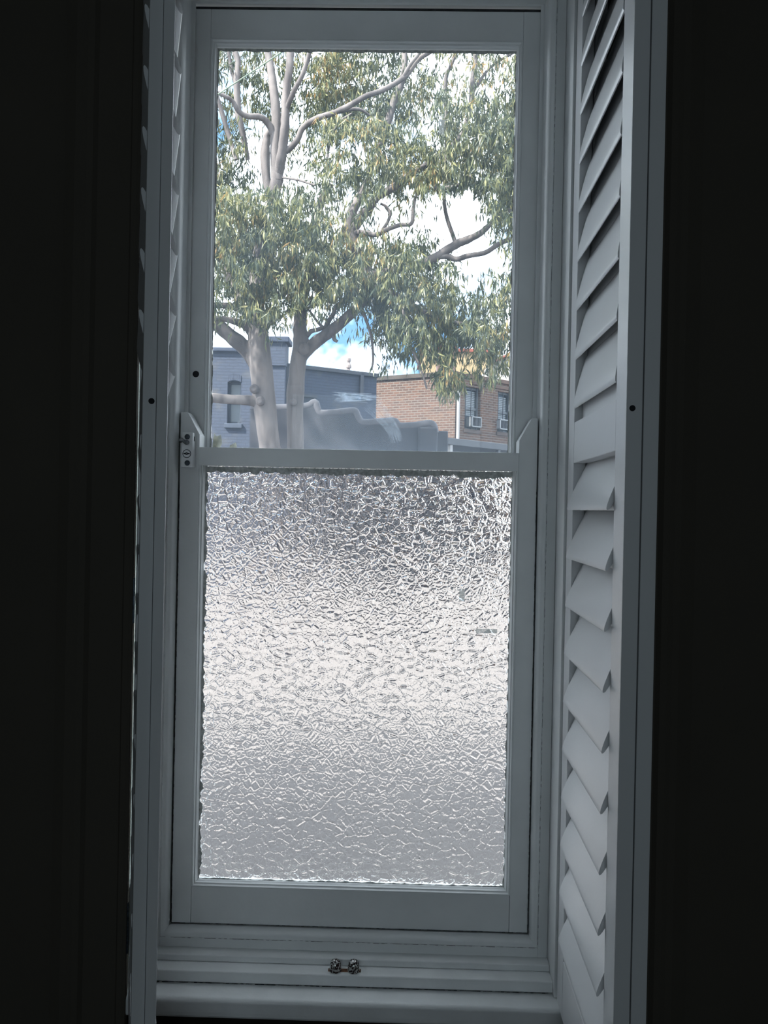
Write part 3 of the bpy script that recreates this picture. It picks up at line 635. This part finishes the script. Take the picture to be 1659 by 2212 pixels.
for i, P in enumerate([
    [(556, 785, 19, 0), (536, 758, 18, 0), (512, 737, 16, -.1), (486, 716, 15, -.2), (455, 690, 14, -.3), (400, 640, 12, -.4)],
    [(552, 728, 12, 0), (530, 704, 9, 0), (505, 694, 7, -.2), (480, 689, 6, -.3), (455, 692, 6, -.4)],
    [(552, 700, 14, 0), (528, 668, 12, .2), (505, 622, 10, .3), (488, 585, 8, .4), (470, 540, 7, .5)],
    [(530, 672, 8, .2), (505, 663, 8, 0), (480, 660, 7, -.1), (450, 660, 7, -.2)],
    [(568, 872, 13, 0), (545, 866, 12, -.1), (520, 864, 10.5, -.2), (490, 862, 10, -.3), (455, 860, 10, -.4), (410, 868, 9, -.5)],
    [(572, 706, 4, 0), (592, 690, 3.5, 0), (612, 682, 2.5, 0), (625, 670, 2, 0)],
    [(599, 392, 13, .2), (596, 320, 12, .2), (597, 260, 11, .2), (592, 200, 9.5, .2), (585, 150, 8.5, .2), (577, 100, 7.5, .2), (570, 20, 6, .2)],
    [(600, 380, 11, .2), (611, 320, 10.5, 0), (616, 260, 9.5, -.1), (618, 200, 9, -.1), (625, 150, 8.5, -.1), (628, 100, 8, -.1), (632, 10, 7, -.1)],
    [(584, 430, 10, .5), (575, 385, 9.5, .6), (573, 330, 10, .6), (577, 298, 8, .6), (585, 280, 6, .5)],
    [(617, 240, 6, -.1), (636, 195, 5.5, -.3), (653, 162, 5, -.4), (668, 115, 5, -.5), (680, 50, 4, -.5)],
    [(608, 330, 8, .1), (624, 322, 6.5, 0), (642, 302, 6.5, -.1), (655, 275, 6.5, -.2), (685, 256, 6.5, -.3), (720, 244, 5.5, -.4), (755, 228, 6, -.5), (790, 208, 5.5, -.6), (832, 192, 5.5, -.6), (876, 164, 5.5, -.6), (905, 128, 5, -.6), (945, 102, 4.5, -.6), (1000, 60, 4, -.6)],
    [(700, 250, 3.5, -.4), (740, 240, 3.8, -.3), (775, 236, 3.5, -.2), (800, 250, 2, -.1)],
    [(870, 168, 4.5, -.6), (886, 140, 4, -.7), (905, 115, 3.5, -.7), (925, 80, 3, -.7)],
    [(594, 295, 8.5, .2), (580, 268, 7.5, .1), (562, 253, 6.5, 0), (535, 251, 6, -.1), (515, 240, 5.5, -.2), (500, 216, 4.5, -.3), (470, 200, 4, -.4)],
    [(535, 345, 5, .8), (527, 300, 6, .7), (516, 250, 7.5, .6), (511, 185, 7, .5), (514, 135, 6.5, .5), (500, 90, 6, .5)],
    [(510, 345, 4.5, .6), (492, 285, 5, .6), (476, 232, 5, .5), (462, 190, 5, .4)],
    [(512, 190, 4, .5), (500, 150, 4, .5), (492, 100, 4, .5)],
    [(602, 382, 3, .2), (640, 388, 2.5, 0), (680, 400, 2, -.2)]]):
    limb(P, 'branch', t1, 12, .14, i)
limb([(640, 1290, 27, .4), (640, 1150, 22, .4), (640, 1030, 19, .4), (639, 965, 17.5, .4), (637, 900, 18.5, .4), (638, 850, 18.5, .4), (642, 800, 17.5, .4), (648, 760, 17.5, .4), (650, 735, 17, .4), (648, 700, 14.5, .4), (652, 640, 13, .5), (664, 570, 12, .6), (678, 500, 11, .6), (692, 440, 9, .6), (712, 398, 8, .6)], 'trunk', t2, 20, .10, seed=5)
for i, P in enumerate([
    [(645, 775, 16, .4), (664, 755, 14, .4), (690, 733, 13, .3), (715, 715, 12, .2), (745, 690, 11.5, .1), (775, 660, 11, 0), (795, 625, 11, 0), (790, 575, 12, 0), (768, 530, 14, 0), (750, 492, 15, 0)],
    [(752, 500, 11, 0), (756, 468, 11, 0), (770, 440, 10, .1), (783, 412, 8, .2), (800, 370, 7, .3), (820, 320, 7, .3), (838, 265, 7.5, .3), (852, 215, 7.5, .3), (868, 180, 6.5, .3), (874, 130, 5.5, .3), (870, 60, 5, .3)],
    [(758, 500, 11, 0), (780, 470, 11, -.1), (800, 445, 10, -.2), (815, 425, 9, -.2), (850, 405, 8, -.2), (880, 380, 7, -.2), (930, 350, 6, -.2), (990, 300, 5, -.2), (1015, 240, 6, -.2), (1021, 180, 6.5, -.2), (1026, 140, 6, -.2), (1028, 60, 5, -.2)],
    [(765, 503, 7, 0), (790, 503, 5.5, -.2), (812, 507, 5.5, -.3), (840, 494, 5, -.4), (865, 486, 4.5, -.4), (889, 482, 4.5, -.5), (893, 450, 4, -.5), (898, 425, 3.5, -.5), (912, 408, 3.5, -.5), (950, 407, 4.5, -.5), (985, 402, 4.5, -.5), (1020, 380, 4, -.5)],
    [(824, 500, 4, -.3), (838, 478, 3.5, -.3), (842, 460, 3.5, -.3), (834, 446, 3, -.3), (822, 440, 2.5, -.3)],
    [(700, 722, 6, .3), (708, 697, 5.5, .2), (720, 678, 5, .2), (727, 660, 4.5, .2), (748, 652, 3, .1)],
    [(705, 712, 5, .3), (690, 700, 2.8, .3), (672, 676, 2.5, .3), (660, 660, 2, .3)],
    [(662, 726, 6, .4), (672, 716, 5, .35), (690, 711, 4.5, .3), (705, 706, 4, .3)],
    [(720, 712, 6, .2), (722, 732, 4.5, .2), (729, 738, 3, .2)],
    [(790, 600, 11, 0), (850, 585, 10, -.2), (920, 566, 9.5, -.3), (958, 545, 9.5, -.4), (985, 528, 9, -.4), (1012, 517, 8, -.4), (1040, 502, 6.5, -.5), (1075, 470, 5, -.5), (1130, 440, 4, -.5)],
    [(925, 562, 6, -.3), (960, 553, 6.5, -.4), (985, 560, 6, -.4), (1010, 553, 5.5, -.5), (1050, 545, 5, -.5), (1078, 527, 5, -.6), (1115, 512, 4.5, -.6), (1160, 490, 4, -.6)],
    [(800, 610, 8, 0), (860, 640, 6, -.3), (930, 680, 5, -.5), (1000, 700, 4, -.6), (1050, 690, 3, -.6)],
    [(860, 640, 5, -.3), (880, 700, 4, -.6), (885, 740, 3.5, -.7), (910, 800, 2.5, -.8), (922, 840, 2, -.8)],
    [(780, 660, 4, 0), (800, 720, 3, -.2), (806, 770, 2.5, -.3), (803, 800, 2, -.3)],
    [(985, 528, 5, .2), (960, 440, 4, .2), (965, 300, 4.5, .2), (962, 180, 4.5, .2), (975, 140, 4, .2), (992, 100, 3.5, .2)],
    [(1026, 190, 3.5, -.1), (1060, 145, 3, -.1), (1112, 112, 2.5, -.1)],
    [(706, 360, 2.5, .2), (709, 325, 3, .2), (718, 290, 3, .2), (735, 262, 2.5, .2), (760, 245, 2, .2)]]):
    limb(P, 'branch', t2, 12, .14, 30+i)
for (par, px, py, r, d) in ((t1, 549, 840, 9, -.28), (t1, 562, 866, 9, -.25), (t2, 633, 868, 7, .2), (t2, 655, 752, 12, .18)):
    c = at(px, py, TY+d)-par.location; q = r/ppm(TY+d)
    MB().lathe(c, (-.1, -1, .1), [(q*1.1, -q*.6), (q*1.15, 0), (q*.95, q*.35), (q*.6, q*.5), (q*.3, q*.38)], 16).build('branch_knot', BARK, par, smooth=True)

GRID = """4444444788645432233455
4445444888754553323443
3445444888766656433324
4454445888877666545567
4444445888888754566777
4421344788787632678888
5520234554566754678888
6510032454456777788888
6520033566678888888787
7641124567788888888888
8876665443454432210588
9988876644332221000388
9999988754321111000277
9999998876554443110134
9999999888877765200013
8999999999988877520012
7899999999999887531245
5799988889998888754465
4676765443589888866664
2335432222248999977753
1002100000256899998875
0000000000014678942875
0000000000013223732672
0000000000000001883620
0000000000000000730000""".split('\n')
rg = np.random.default_rng(11)
def leafcloud(cells, par, name):
    V = []; Fc = []
    for (px, py, dens) in cells:
        n = int(dens*dens*3.4+dens*2); k = max(1, int(2+dens*.7)); cs = []
        for _ in range(k): lo_ = .5 if (px < 690 and py < 400) else (.1 if py < 270 and px < 950 else -1.7); cs.append((px+rg.uniform(-17, 17), py+rg.uniform(-17, 17), TY+rg.uniform(lo_, lo_*.3+2.0)))
        for _ in range(n):
            cx, cy, Y = cs[rg.integers(k)]; c = at(cx+rg.normal(0, 6.5), cy+rg.normal(0, 6.5), Y+rg.normal(0, .1))-par.location
            L = rg.uniform(.11, .21); wd = rg.uniform(.011, .018); az = rg.uniform(0, 6.283); ti = abs(rg.normal(0, .5))
            d = Vector((math.sin(ti)*math.cos(az), math.sin(ti)*math.sin(az), -math.cos(ti))); a2 = rg.uniform(0, 6.283)
            q = d.cross(Vector((math.cos(a2), math.sin(a2), .2))).normalized(); cv = d.cross(q)*L*rg.uniform(-.15, .15)
            p0, p1, p2 = c, c+d*L*.45+cv, c+d*L
            i = len(V); V += [tuple(p0), tuple(p1-q*wd), tuple(p2), tuple(p1+q*wd)]; Fc.append((i, i+1, i+2, i+3))
    me = bpy.data.meshes.new(name); me.from_pydata(V, [], Fc); me.materials.append(LEAF); me.update()
    o = bpy.data.objects.new(name, me); COL.objects.link(o); o.parent = par; return o
c1, c2 = [], []
for j, row in enumerate(GRID):
    for i, ch_ in enumerate(row):
        d = int(ch_); x, y = 480+30*i, 120+30*j
        if d: (c1 if x < 690 and y < 740 and not (x > 640 and y > 400) else c2).append((x, y, d))
for x in range(240, 470, 30):
    for y in range(-60, 700, 30): c1.append((x, y, int(rg.integers(3, 7))))
for x in range(480, 1120, 30):
    for y in (-60, -30, 0, 30, 60, 90): (c1 if x < 690 else c2).append((x, y, int(rg.integers(3, 7))))
for x in range(1130, 1330, 30):
    for y in range(-60, 700, 30): c2.append((x, y, int(rg.integers(2, 7))))
leafcloud(c1, t1, 'foliage'); leafcloud(c2, t2, 'foliage')
